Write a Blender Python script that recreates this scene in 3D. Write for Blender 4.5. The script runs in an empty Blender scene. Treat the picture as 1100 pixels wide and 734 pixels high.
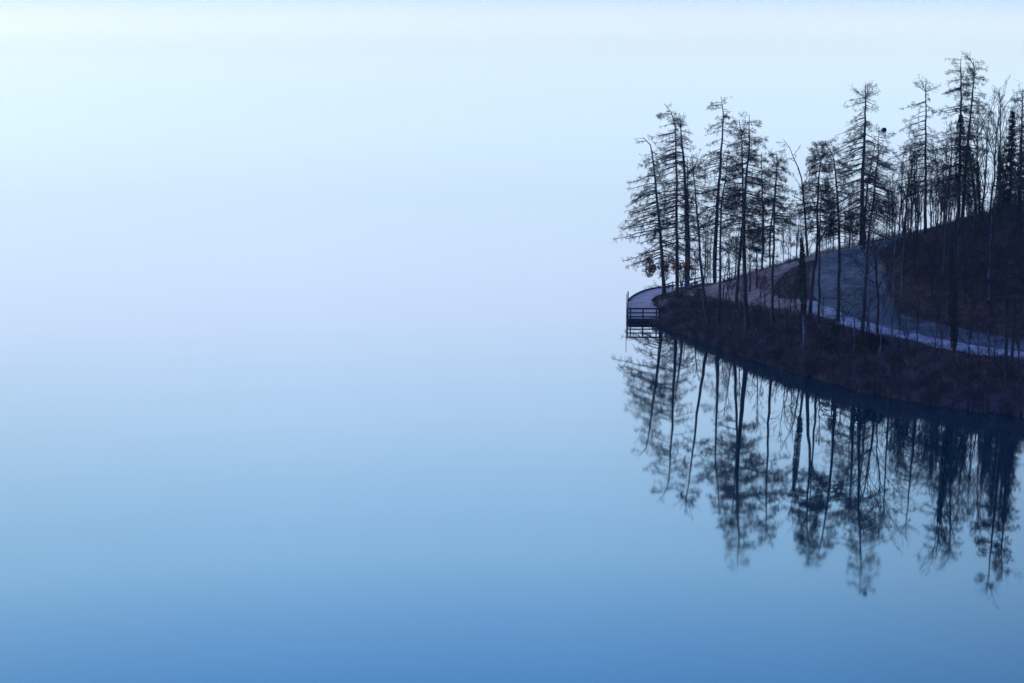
import bpy, math, random
import numpy as np
random.seed(7)
rng = np.random.default_rng(11)
C = bpy.context.scene.collection
S = bpy.context.scene
PI = math.pi

# ------------------------------------------------------------------ camera
F, CX, CY = 1900.0, 550.0, 367.0          # focal length and centre in photo pixels (1100 x 734)
H = 38.0                                   # camera height over the lake
TH = math.atan(384.0 / 1900.0)             # pitch below the horizontal
cd = bpy.data.cameras.new('camera'); cam = bpy.data.objects.new('camera', cd); C.objects.link(cam)
cam.location = (0, 0, H); cam.rotation_euler = (PI/2 - TH, 0, 0)
cd.sensor_width = 36; cd.lens = 36*F/1100; cd.clip_start = 0.5; cd.clip_end = 30000
S.camera = cam
S.render.resolution_x, S.render.resolution_y = 1024, 683
ct, st = math.cos(TH), math.sin(TH)
def ray(x, y):
    u, v = x-CX, CY-y
    return np.array([u, F*ct + v*st, -F*st + v*ct])
def at_z(x, y, z):
    d = ray(x, y); t = (z-H)/d[2]
    return np.array([d[0]*t, d[1]*t, z])
def at_D(x, y, D):
    d = ray(x, y); t = D/d[1]
    return np.array([d[0]*t, D, H+d[2]*t])

# ------------------------------------------------------------------ helpers
def tag(o, label=None, cat=None, group=None, kind=None):
    if label: o['label'] = label
    if cat: o['category'] = cat
    if group: o['group'] = group
    if kind: o['kind'] = kind
    return o
def thing(name, label, cat, loc=(0, 0, 0), group=None, rz=0):
    o = bpy.data.objects.new(name, None); C.objects.link(o)
    o.location = loc; o.rotation_euler = (0, 0, rz); o.empty_display_size = 0.3
    return tag(o, label, cat, group)
class MB:
    """collects vertices and polygons (quads and triangles) for one mesh"""
    def __init__(s): s.v = []; s.f3 = []; s.f4 = []; s.n = 0
    def add(s, v, f):
        v = np.asarray(v, float).reshape(-1, 3); f = np.asarray(f, int)
        if len(v) == 0: return
        (s.f4 if f.shape[1] == 4 else s.f3).append(f + s.n); s.v.append(v); s.n += len(v)
    def tubes(s, P, R, sides=3, cap=False):
        P = np.asarray(P, float); R = np.asarray(R, float)
        if P.ndim == 2: P = P[None]; R = R[None]
        n, k, _ = P.shape
        if n == 0: return
        T = np.gradient(P, axis=1); T /= np.linalg.norm(T, axis=2, keepdims=True)+1e-9
        ref = np.where(np.abs(T[:, :1, 2:3]) > 0.8, np.array([1., 0, 0]), np.array([0, 0, 1.]))
        U = np.cross(T, np.broadcast_to(ref, T.shape)); U /= np.linalg.norm(U, axis=2, keepdims=True)+1e-9
        V = np.cross(T, U)
        a = np.arange(sides)*2*PI/sides
        vv = P[:, :, None, :] + R[:, :, None, None]*(np.cos(a)[None, None, :, None]*U[:, :, None, :] + np.sin(a)[None, None, :, None]*V[:, :, None, :])
        idx = np.arange(n*k*sides).reshape(n, k, sides)
        nx = np.roll(idx, -1, axis=2)
        q = np.stack([idx[:, :-1], nx[:, :-1], nx[:, 1:], idx[:, 1:]], -1).reshape(-1, 4)
        s.add(vv.reshape(-1, 3), q)
        if cap:
            for i in range(n):
                for e in (0, k-1):
                    r = idx[i, e]; c = len(s.v) and None
                    base = s.n; s.v.append(np.vstack([vv[i, e], P[i, e][None]])); s.n += sides+1
                    s.f3.append(np.array([[base+j, base+(j+1) % sides, base+sides] for j in range(sides)]))
    def box(s, c, size, rz=0, ry=0):
        x, y, z = [d/2 for d in size]
        v = np.array([[sx*x, sy*y, sz*z] for sz in (-1, 1) for sx, sy in ((-1, -1), (1, -1), (1, 1), (-1, 1))])
        if ry: cr, sr = math.cos(ry), math.sin(ry); v = v @ np.array([[cr, 0, -sr], [0, 1, 0], [sr, 0, cr]])
        cr, sr = math.cos(rz), math.sin(rz)
        v = v @ np.array([[cr, sr, 0], [-sr, cr, 0], [0, 0, 1]]) + np.array(c)
        s.add(v, [[3, 2, 1, 0], [4, 5, 6, 7], [0, 1, 5, 4], [1, 2, 6, 5], [2, 3, 7, 6], [3, 0, 4, 7]])
    def bar(s, a, b, w, h):
        """a beam of w x h between two points"""
        a, b = np.array(a, float), np.array(b, float); t = b-a; L = np.linalg.norm(t); t /= L
        u = np.cross(t, [0, 0, 1.]); 
        if np.linalg.norm(u) < 1e-3: u = np.array([1., 0, 0])
        u /= np.linalg.norm(u); v = np.cross(u, t)
        p = []
        for e in (a, b):
            for i, j in ((-1, -1), (1, -1), (1, 1), (-1, 1)): p.append(e+u*i*w/2+v*j*h/2)
        s.add(p, [[0, 1, 2, 3], [7, 6, 5, 4], [0, 4, 5, 1], [1, 5, 6, 2], [2, 6, 7, 3], [3, 7, 4, 0]])
    def build(s, name, mat, parent=None, smooth=False, origin=None):
        me = bpy.data.meshes.new(name)
        V = np.concatenate(s.v) if s.v else np.zeros((0, 3))
        if origin is not None: V = V - np.array(origin)
        f4 = np.concatenate(s.f4) if s.f4 else np.zeros((0, 4), int)
        f3 = np.concatenate(s.f3) if s.f3 else np.zeros((0, 3), int)
        nl = f4.size+f3.size; npoly = len(f4)+len(f3)
        me.vertices.add(len(V)); me.vertices.foreach_set('co', V.astype(np.float32).ravel())
        me.loops.add(nl); me.loops.foreach_set('vertex_index', np.concatenate([f4.ravel(), f3.ravel()]).astype(np.int32))
        me.polygons.add(npoly)
        ls = np.concatenate([np.arange(len(f4))*4, f4.size+np.arange(len(f3))*3]).astype(np.int32)
        me.polygons.foreach_set('loop_start', ls)
        me.polygons.foreach_set('use_smooth', np.full(npoly, smooth))
        me.update(calc_edges=True); me.validate()
        me.materials.append(mat)
        o = bpy.data.objects.new(name, me); C.objects.link(o)
        if parent is not None: o.parent = parent
        return o

# ------------------------------------------------------------------ materials
def new_mat(name, rough=0.9):
    m = bpy.data.materials.new(name); m.use_nodes = True
    nt = m.node_tree; b = nt.nodes['Principled BSDF']; b.inputs['Roughness'].default_value = rough
    return m, nt, b
def noise(nt, scale, detail=5, vec=None, rough=0.6):
    n = nt.nodes.new('ShaderNodeTexNoise'); n.inputs['Scale'].default_value = scale
    n.inputs['Detail'].default_value = detail; n.inputs['Roughness'].default_value = rough
    if vec is None:
        g = nt.nodes.new('ShaderNodeNewGeometry'); vec = g.outputs['Position']
    nt.links.new(vec, n.inputs['Vector']); return n
def ramp(nt, fac, stops):
    r = nt.nodes.new('ShaderNodeValToRGB'); e = r.color_ramp.elements
    while len(e) < len(stops): e.new(0.5)
    for i, (p, c) in enumerate(stops): e[i].position = p; e[i].color = (*c, 1)
    nt.links.new(fac, r.inputs['Fac']); return r
def mix(nt, fac, a, b):
    m = nt.nodes.new('ShaderNodeMix'); m.data_type = 'RGBA'
    for s_, i in ((fac, 0), (a, 6), (b, 7)):
        if hasattr(s_, 'links'): nt.links.new(s_, m.inputs[i])
        else: m.inputs[i].default_value = s_ if i == 0 else (*s_, 1)
    return m.outputs[2]
def bump(nt, b, h, strength=0.4, dist=0.1):
    n = nt.nodes.new('ShaderNodeBump'); n.inputs['Strength'].default_value = strength; n.inputs['Distance'].default_value = dist
    nt.links.new(h, n.inputs['Height']); nt.links.new(n.outputs['Normal'], b.inputs['Normal'])
def mottled(name, c0, c1, c2, scale=1.5, rough=0.95, bs=0.5, bd=0.1, fine=9.0, spec=0.2):
    m, nt, b = new_mat(name, rough); b.inputs['Specular IOR Level'].default_value = spec
    n1 = noise(nt, scale); n2 = noise(nt, fine)
    r1 = ramp(nt, n1.outputs['Fac'], [(0.32, c0), (0.5, c1), (0.68, c2)])
    r2 = ramp(nt, n2.outputs['Fac'], [(0.3, (0.45,)*3), (0.7, (1.0,)*3)])
    mm = nt.nodes.new('ShaderNodeMix'); mm.data_type = 'RGBA'; mm.blend_type = 'MULTIPLY'; mm.inputs[0].default_value = 1
    nt.links.new(r1.outputs[0], mm.inputs[6]); nt.links.new(r2.outputs[0], mm.inputs[7])
    nt.links.new(mm.outputs[2], b.inputs['Base Color']); bump(nt, b, n2.outputs['Fac'], bs, bd)
    return m
M = {}
M['litter'] = mottled('leaf_litter', (.028, .016, .013), (.055, .030, .022), (.10, .055, .038), 0.9, fine=5)
M['sand'] = mottled('gravel_path', (.13, .078, .06), (.25, .16, .127), (.37, .255, .21), 0.7, fine=3)
M['leafy'] = mottled('leaf_strewn_gravel', (.09, .042, .03), (.175, .09, .067), (.28, .16, .125), 0.8, fine=3)
M['frost'] = mottled('frosted_verge', (.17, .155, .15), (.38, .355, .345), (.52, .49, .475), 0.9, fine=2.5)
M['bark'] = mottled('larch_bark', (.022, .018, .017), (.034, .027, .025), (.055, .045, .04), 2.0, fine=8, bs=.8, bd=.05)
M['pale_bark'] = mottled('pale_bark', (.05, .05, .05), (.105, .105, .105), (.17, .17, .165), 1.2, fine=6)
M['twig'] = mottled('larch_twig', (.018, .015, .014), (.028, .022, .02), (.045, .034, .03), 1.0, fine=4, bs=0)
M['brush'] = mottled('dead_brush', (.03, .013, .01), (.12, .056, .039), (.26, .137, .097), .7, fine=3, bs=0)
M['thicket'] = mottled('bush_twig', (.022, .016, .015), (.06, .038, .034), (.14, .088, .076), .6, fine=3, bs=0)
M['reed'] = mottled('dry_reed', (.08, .04, .03), (.21, .115, .085), (.38, .23, .18), .6, fine=3, bs=0)
M['ivy'] = mottled('ivy_leaf', (.008, .016, .008), (.014, .026, .012), (.025, .045, .02), 1.5, fine=6, bs=0)
M['needle'] = mottled('spruce_needle', (.008, .014, .009), (.014, .022, .014), (.02, .034, .02), 1.0, fine=6, bs=0)
M['brown_leaf'] = mottled('withered_leaf', (.18, .06, .03), (.28, .10, .05), (.36, .14, .075), 1.5, fine=6, bs=0)
def translucent(m, f):
    nt = m.node_tree; b = nt.nodes['Principled BSDF']; t = nt.nodes.new('ShaderNodeBsdfTranslucent'); mx = nt.nodes.new('ShaderNodeMixShader'); mx.inputs[0].default_value = f
    nt.links.new(b.inputs['Base Color'].links[0].from_socket, t.inputs['Color']); nt.links.new(b.outputs[0], mx.inputs[1]); nt.links.new(t.outputs[0], mx.inputs[2])
    nt.links.new(mx.outputs[0], nt.nodes['Material Output'].inputs['Surface'])
translucent(M['brown_leaf'], .55); translucent(M['reed'], .3)
M['moss'] = mottled('yellow_moss', (.06, .06, .012), (.10, .09, .02), (.14, .12, .03), 1.5, fine=6, bs=0)
M['dark_wood'] = mottled('weathered_beam', (.018, .018, .020), (.03, .03, .032), (.05, .048, .05), 2.0, fine=9)
M['blue'] = mottled('blue_paint', (.02, .10, .45), (.025, .13, .55), (.03, .15, .6), 3, rough=.5, fine=9, bs=0)
M['metal'] = mottled('grey_metal', (.08, .08, .085), (.11, .11, .115), (.14, .14, .145), 3, rough=.55, fine=9, bs=0)
# asphalt: worn, with frost lying in soft long streaks
m, nt, b = new_mat('worn_asphalt', .8); b.inputs['Specular IOR Level'].default_value = .3
n1 = noise(nt, .35, 6); n2 = noise(nt, 4, 4); n3 = noise(nt, 1.6, 8, None, .75)
r1 = ramp(nt, n1.outputs['Fac'], [(.36, (.022, .023, .025)), (.5, (.042, .042, .044)), (.64, (.09, .089, .091))])
r3 = ramp(nt, n3.outputs['Fac'], [(.50, (0, 0, 0)), (.66, (.5, .5, .5))])
c = mix(nt, r3.outputs[0], r1.outputs[0], (.15, .148, .152))
nt.links.new(c, b.inputs['Base Color']); bump(nt, b, n2.outputs['Fac'], .3, .03); M['asphalt'] = m
# jetty boards: narrow planks across, gaps between
m, nt, b = new_mat('deck_boards', .8); b.inputs['Specular IOR Level'].default_value = .25
g = nt.nodes.new('ShaderNodeNewGeometry')
w = nt.nodes.new('ShaderNodeTexWave'); w.bands_direction = 'Y'; w.inputs['Scale'].default_value = 2.2; w.inputs['Distortion'].default_value = 0.1
nt.links.new(g.outputs['Position'], w.inputs['Vector'])
rw = ramp(nt, w.outputs['Fac'], [(0.0, (.16, .12, .11)), (.12, (.44, .325, .28)), (1.0, (.52, .385, .335))])
n1 = noise(nt, 1.2, 5); rn = ramp(nt, n1.outputs['Fac'], [(.3, (.7, .7, .72)), (.7, (1.1, 1.08, 1.1))])
mm = nt.nodes.new('ShaderNodeMix'); mm.data_type = 'RGBA'; mm.blend_type = 'MULTIPLY'; mm.inputs[0].default_value = 1
nt.links.new(rw.outputs[0], mm.inputs[6]); nt.links.new(rn.outputs[0], mm.inputs[7])
nt.links.new(mm.outputs[2], b.inputs['Base Color']); bump(nt, b, w.outputs['Fac'], .5, .02); M['boards'] = m
# lake: smooth, blurred by the long exposure
m, nt, b = new_mat('lake_water', .05)
b.inputs['Base Color'].default_value = (.0015, .018, .025, 1); b.inputs['IOR'].default_value = 1.5
n1 = noise(nt, .05, 3); r1 = ramp(nt, n1.outputs['Fac'], [(.3, (.022,)*3), (.7, (.045,)*3)])
nt.links.new(r1.outputs[0], b.inputs['Roughness']); M['water'] = m

# ------------------------------------------------------------------ terrain
shore_px = [(712, 352), (726, 357), (740, 363), (762, 370), (785, 378), (808, 386), (830, 393), (869, 405.5), (920, 419), (955, 427), (993, 434.5), (1050, 442), (1100, 448)]
shore = [at_z(x, y, 0)[:2] for x, y in shore_px]
poly = shore + [np.array(p) for p in [(52, 150.5), (66, 144), (90, 134), (125, 126), (175, 118), (175, 330), (125, 300), (92, 272), (66, 252), (50, 237), (41, 229), (34, 225), (28, 223), (23.5, 222.3), (20, 220.5), (17.8, 217), (16.6, 212.5), (15.8, 207.5), (15.6, 203), (15.9, 198.5)]]
poly = np.array([np.asarray(p, float) for p in poly])
def sdist(X, Y):
    P = np.stack([X, Y], -1); best = np.full(X.shape, 1e9); ins = np.zeros(X.shape, bool)
    for a, b_ in zip(poly, np.roll(poly, -1, 0)):
        d = b_-a; t = np.clip(((P-a)@d)/(d@d), 0, 1)
        best = np.minimum(best, np.linalg.norm(P-(a+t[..., None]*d), axis=-1))
        c1 = (a[1] > Y) != (b_[1] > Y)
        with np.errstate(divide='ignore', invalid='ignore'):
            xx = a[0]+(Y-a[1])*d[0]/(d[1] if d[1] else 1e-9)
        ins ^= c1 & (X < xx)
    return np.where(ins, best, -best)+vnoise(X, Y, 1.7)*.9+vnoise(X+40, Y, 4.1)*.8
ctl = []
for x, y, z in [(760, 313, 1.9), (745, 314, 1.3), (735, 319, 1.0), (715, 325, .75), (722, 311, .8), (760, 318.5, 1.9), (752, 304, 1.6), (775, 303, 2.6), (800, 297.5, 3.7), (800, 311, 2.9), (800, 327.5, 2.6),
    (780, 323, 2.3), (830, 286.5, 4.7), (830, 308, 3.7), (830, 331.5, 3.2), (850, 334, 3.5), (850, 320, 3.7), (860, 278, 5.6), (885, 272.5, 6.3), (905, 268, 6.8), (925, 263.5, 7.3), (960, 256, 8.4),
    (1000, 252, 9.6), (1050, 246, 10.6), (1100, 241, 11.3), (880, 279, 5.9), (872, 320, 4.3), (868, 300, 4.8), (950, 282, 6.3), (930, 272, 6.8), (958, 314, 4.9), (959, 338, 3.9), (990, 344, 3.7), (1031, 354, 3.5),
    (1100, 367, 3.4), (900, 300, 5.2), (920, 320, 4.4), (900, 325, 4.2), (930, 300, 5.4), (900, 347.5, 3.7), (878, 342, 3.75), (927, 357.5, 3.6), (965, 364, 3.5), (1025, 377.5, 3.4), (1100, 388.5, 3.4), (1000, 300, 6.5), (1050, 300, 7.1), (1095, 300, 7.5),
    (975, 285, 7.0)]:
    ctl.append(at_z(x, y, z))
for p in [(30, 214, 3.2), (24, 215, 1.3), (19.5, 213, .75), (21, 216.5, .7), (27, 216, 1.9), (17.6, 209, .75), (17.2, 204, .7), (37, 217, 4.5), (44, 217, 6.2), (50, 212, 8.8), (52, 225, 4.5), (60, 212, 11.5), (64, 235, 6), (60, 160, 3.8), (62, 172, 5.5), (62, 190, 11.5), (80, 150, 4), (80, 180, 12), (80, 215, 15), (84, 250, 7), (110, 150, 6), (110, 200, 19), (115, 265, 9), (150, 170, 12), (150, 220, 24), (150, 280, 12)]:
    ctl.append(np.array(p, float))
for p in shore[::2]: ctl.append(np.array([p[0], p[1], .15]))
for p in poly[len(shore)+5:-1]: ctl.append(np.array([p[0], p[1], .1]))
ctl = np.array(ctl)
def phi(r2): return 0.5*r2*np.log(r2+1e-9)
n = len(ctl); K = phi(((ctl[:, None, :2]-ctl[None, :, :2])**2).sum(-1)) + np.eye(n)*2.0
Pm = np.hstack([np.ones((n, 1)), ctl[:, :2]])
A = np.block([[K, Pm], [Pm.T, np.zeros((3, 3))]])
wts = np.linalg.solve(A, np.concatenate([ctl[:, 2], np.zeros(3)]))
def vnoise(X, Y, s):
    X = X/s; Y = Y/s; xi = np.floor(X).astype(int); yi = np.floor(Y).astype(int); fx = X-xi; fy = Y-yi
    h = lambda a, b_: np.modf(np.abs(np.sin(a*127.1+b_*311.7)*43758.5453))[0]
    fx = fx*fx*(3-2*fx); fy = fy*fy*(3-2*fy)
    return (h(xi, yi)*(1-fx)+h(xi+1, yi)*fx)*(1-fy)+(h(xi, yi+1)*(1-fx)+h(xi+1, yi+1)*fx)*fy-.5
def tps(X, Y):
    X = np.asarray(X, float); Y = np.asarray(Y, float); z = wts[n]+wts[n+1]*X+wts[n+2]*Y
    for i in range(n): z = z + wts[i]*phi((X-ctl[i, 0])**2+(Y-ctl[i, 1])**2)
    return z
def tz(X, Y, rough=True):
    X = np.asarray(X, float); Y = np.asarray(Y, float)
    sd = sdist(X, Y); z = np.maximum(tps(X, Y), .2)
    k = np.clip(sd/2.2, 0, 1); k = k*(2-k)
    zi = z*k
    if rough: zi = zi + k*(vnoise(X, Y, 2.3)*.22+vnoise(X, Y, .9)*.12)
    return np.where(sd > 0, zi, np.maximum(-3, sd*.45))
def ground_hit(x, y):
    d = ray(x, y); D = np.arange(140, 262, .1); t = D/d[1]
    zz = H+d[2]*t; g_ = tz(d[0]*t, D, False)
    i = np.where(zz <= g_)[0]
    i = i[0] if len(i) else np.argmin(np.abs(zz-g_))
    return np.array([d[0]*t[i], D[i], g_[i]])

gx = np.concatenate([np.arange(9, 62, .4), np.arange(62, 176, 2.0)]); gy = np.concatenate([np.arange(116, 146, 2.), np.arange(146, 236, .45), np.arange(236, 332, 2.5)])
GX, GY = np.meshgrid(gx, gy); GZ = tz(GX, GY)

# corridors of road and paths (plan polygons, from what is seen of their edges)
def edge(px): return np.array([ground_hit(x, y) for x, y in px])
def resample(P, k):
    P = np.asarray(P, float); s = np.concatenate([[0], np.cumsum(np.linalg.norm(np.diff(P, axis=0), axis=1))])
    # catmull-rom through the points, then even spacing
    Q = []
    for i in range(len(P)-1):
        p0 = P[max(i-1, 0)]; p1 = P[i]; p2 = P[i+1]; p3 = P[min(i+2, len(P)-1)]
        for t in np.linspace(0, 1, 12, endpoint=False):
            Q.append(.5*((2*p1)+(-p0+p2)*t+(2*p0-5*p1+4*p2-p3)*t*t+(-p0+3*p1-3*p2+p3)*t**3))
    Q.append(P[-1]); Q = np.array(Q)
    s = np.concatenate([[0], np.cumsum(np.linalg.norm(np.diff(Q, axis=0), axis=1))]); u = np.linspace(0, s[-1], k)
    return np.stack([np.interp(u, s, Q[:, j]) for j in range(Q.shape[1])], -1)
SURF = []
def strip(name, A_, B_, mat, lift, kn=90, kw=24, wob=.12):
    A_ = resample(A_[:, :2], kn); B_ = resample(B_[:, :2], kn)
    t = np.linspace(0, 1, kw)[None, :, None]
    XY = A_[:, None, :]*(1-t)+B_[:, None, :]*t
    ww = np.zeros(kw); ww[[0, -1]] = 1
    XY[..., 0] += (vnoise(XY[..., 0]*1.0, XY[..., 1]*1.0, .8)*wob*2)*ww; XY[..., 1] += (vnoise(XY[..., 0]+70, XY[..., 1]+31, .8)*wob*2)*ww
    Z = tz(XY[..., 0], XY[..., 1], False)+lift
    V = np.concatenate([XY, Z[..., None]], -1)
    low = V.copy(); low[..., 2] -= .35
    mb = MB(); idx = np.arange(kn*kw).reshape(kn, kw)
    f = np.stack([idx[:-1, :-1], idx[1:, :-1], idx[1:, 1:], idx[:-1, 1:]], -1).reshape(-1, 4)
    mb.add(V.reshape(-1, 3), f)
    for ring in (V[:, 0], V[:, -1], V[0], V[-1]):
        lo = ring.copy(); lo[:, 2] -= .35; m_ = len(ring); a = np.arange(m_-1)
        mb.add(np.vstack([ring, lo]), np.stack([a, a+1, a+1+m_, a+m_], -1))
    o = mb.build(name, mat, smooth=True); tag(o, kind='structure')
    SURF.append((XY, name)); return o
road_l = edge([(1100, 380), (1060, 374.5), (1028, 369.5), (985, 360.5), (954, 353.5), (927, 346), (900, 336), (880, 326), (872, 313), (870, 300), (873, 288), (881, 278.5), (905, 270.5)])
road_r = edge([(1100, 367), (1060, 360), (1031, 354), (1008, 349), (990, 344.5), (972, 340), (961, 335), (957, 325), (955, 314), (953, 302), (951, 290), (949, 280), (945, 268)])
ext = np.array([[150, 133, 0], [115, 139, 0], [84, 147, 0], [66, 152.5, 0], [54, 157, 0]]); ext_r = np.array([[150, 139, 0], [116, 145, 0], [86, 153.5, 0], [68, 159.5, 0], [56, 165.5, 0]])
road_l = np.vstack([ext, road_l, [[44, 209, 0], [52, 216, 0]]]); road_r = np.vstack([ext_r, road_r, [[48, 206, 0], [55, 212, 0]]])
verge_b = edge([(1100, 388), (1060, 382.5), (1025, 377), (990, 369), (965, 363.5), (940, 359.5), (927, 356.5), (900, 347), (880, 340), (868, 335.5)])
verge_t = edge([(1100, 380), (1060, 374.5), (1028, 369.5), (985, 360.5), (960, 355), (940, 350), (927, 346), (900, 336), (884, 329), (872, 324)])
verge_b = np.vstack([[[84, 144.5, 0], [65, 149.5, 0], [52, 154, 0]], verge_b]); verge_t = np.vstack([[[84, 147, 0], [66, 152.5, 0], [54, 157, 0]], verge_t])
path_b = edge([(872, 338), (850, 334), (830, 331.5), (805, 328), (780, 322.5), (760, 318.5), (740, 320), (722, 327), (709, 332)])
path_t = edge([(872, 324), (850, 323), (830, 318), (812, 309), (795, 302), (776, 305), (752, 309), (728, 320), (708, 326)])
up_b = edge([(945, 266), (925, 267.5), (905, 270.8), (882, 277.5), (866, 283), (852, 289), (840, 295), (828, 301)])
up_t = edge([(945, 260), (925, 264), (900, 269), (875, 274.5), (860, 279), (846, 284), (834, 290), (822, 296)])
sl_b = edge([(842, 296), (832, 306), (826, 318), (812, 314), (798, 308), (782, 311), (770, 314)])
sl_t = edge([(846, 283), (836, 286.5), (822, 290), (808, 295), (796, 299.5), (782, 303), (770, 306)])
strip('road', road_l, road_r, M['asphalt'], .10, 150, 40)
strip('road_verge', verge_b, verge_t, M['frost'], .13, 120, 14, .3)
strip('path', path_b, path_t, M['sand'], .11, 120, 26, .25)
strip('leafy_slope', sl_b, sl_t, M['leafy'], .07, 70, 26, .5)
strip('path', up_b, up_t, M['sand'], .085, 100, 16, .25)
# lower the rough ground under the corridors so that it does not poke through
from mathutils import Vector
from mathutils.bvhtree import BVHTree
corr = [o for o in C.objects if o.name.split('.')[0] in ('road', 'road_verge', 'path', 'leafy_slope')]
cov = np.zeros(GX.shape, bool); 
trees_ = [BVHTree.FromPolygons([v.co for v in o.data.vertices], [p.vertices for p in o.data.polygons]) for o in corr]
sel = np.argwhere((GX < 158) & (GY < 225) & (GZ > .3))
for i, j in sel:
    p = Vector((GX[i, j], GY[i, j], 60))
    for t_ in trees_:
        h_ = t_.ray_cast(p, Vector((0, 0, -1)))
        if h_[0] is not None: GZ[i, j] = min(GZ[i, j], h_[0].z-.12); cov[i, j] = True
DECK = np.array([at_z(x, y, .5)[:2] for x, y in [(674.2, 342.4), (674.4, 332), (674.8, 323.5), (680, 318.6), (687, 314.8), (695, 311.9), (704, 309.9), (713, 308.8), (724, 307), (727, 312.5), (717, 315), (710, 316.6), (704, 319), (700, 322.6), (703, 326), (706.5, 331), (707.5, 336), (708.5, 342.4)]])
def in_poly(Q, X, Y):
    r_ = np.zeros(X.shape, bool)
    for a, b_ in zip(Q, np.roll(Q, -1, 0)): r_ ^= ((a[1] > Y) != (b_[1] > Y)) & (X < a[0]+(Y-a[1])*(b_[0]-a[0])/((b_[1]-a[1]) or 1e-9))
    return r_
GZ = np.where(in_poly(DECK, GX, GY), np.minimum(GZ, .18), GZ)
mb = MB(); ny, nx_ = GX.shape; idx = np.arange(ny*nx_).reshape(ny, nx_)
mb.add(np.stack([GX, GY, GZ], -1).reshape(-1, 3), np.stack([idx[:-1, :-1], idx[:-1, 1:], idx[1:, 1:], idx[1:, :-1]], -1).reshape(-1, 4))
tag(mb.build('ground', M['litter'], smooth=True), kind='structure')
mb = MB(); R_ = 9000.0
mb.add([[-R_, -400, 0], [R_, -400, 0], [R_, 11000, 0], [-R_, 11000, 0]], [[0, 1, 2, 3]])
tag(mb.build('lake_water', M['water']), kind='structure')
def covered(X, Y):
    i = np.clip(np.searchsorted(gy, Y), 0, len(gy)-1); j = np.clip(np.searchsorted(gx, X), 0, len(gx)-1)
    return cov[i, j]

# ------------------------------------------------------------------ growing
def unit(v): return v/(np.linalg.norm(v, axis=-1, keepdims=True)+1e-9)
def grow(P, R, per, tmin, tmax, lf, ang, g=0.0, jit=.15, k=3, flat=0.0, rf=.6, up=0.0, rmin=.006, taper=1.0, lmin=0.0, lref=0):
    """children of every polyline of P: per each, between tmin and tmax, at angle ang; g bends them down, up lifts them"""
    P = np.asarray(P); nP, kp, _ = P.shape; N = nP*per
    if N == 0: return np.zeros((0, k, 3)), np.zeros((0, k))
    par = np.repeat(np.arange(nP), per); t = rng.uniform(tmin, tmax, N)
    f = t*(kp-1); i = np.minimum(f.astype(int), kp-2); fr = (f-i)[:, None]
    base = P[par, i]*(1-fr)+P[par, i+1]*fr; T = unit(P[par, i+1]-P[par, i])
    L = np.linalg.norm(np.diff(P, axis=1), axis=2).sum(1)[par]
    if lref:
        k_ = rng.uniform(0, 1, N) < L/lref; par, t, i, fr, base, T, L = (q_[k_] for q_ in (par, t, i, fr, base, T, L)); N = len(par)
        if N == 0: return np.zeros((0, k, 3)), np.zeros((0, k))
    q = rng.normal(size=(N, 3)); q[:, 2] *= (1-flat); q -= (q*T).sum(1, keepdims=True)*T; q = unit(q)
    a = ang*rng.uniform(.65, 1.35, N)[:, None]
    d = unit(np.cos(a)*T+np.sin(a)*q + np.array([0, 0, up]))
    ln = np.maximum(L*lf*rng.uniform(.55, 1.25, N)*(1-taper*.6*t), lmin)
    st_ = (ln/(k-1))[:, None]; pts = [base]
    for s_ in range(k-1):
        pts.append(pts[-1]+d*st_); d = unit(d+rng.normal(size=(N, 3))*jit+np.array([0, 0, -g]))
    rb = np.minimum((R[par, i]*(1-fr[:, 0])+R[par, i+1]*fr[:, 0])*rf, .2)
    rr = np.maximum(rb[:, None]*np.linspace(1, .35, k)[None], rmin)
    return np.stack(pts, 1), rr
def trunk_of(px, w, ybase=None, kseg=18, lean=None):
    """trunk polyline in the world from its course in the photo; px[0] is the foot"""
    b_ = ground_hit(*px[0]); D = b_[1]; dl = rng.uniform(-.03, .03) if lean is None else lean
    P = []
    for x, y in px:
        p = at_D(x, y, D); dz = p[2]-b_[2]; P.append(at_D(x, y, D+dl*dz))
    P[0] = b_
    P = resample(P, kseg); foot = P[0].copy()
    P[1:-1] += rng.normal(size=(kseg-2, 3))*np.array([.03, .05, 0])
    P[0, 2] -= .5
    t = np.linspace(0, 1, kseg); r = .5*w*D/F*(1-t)**.75*.92+.022
    r[0] *= 1.25; r[1] *= 1.05
    return P, r, D, foot
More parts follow.
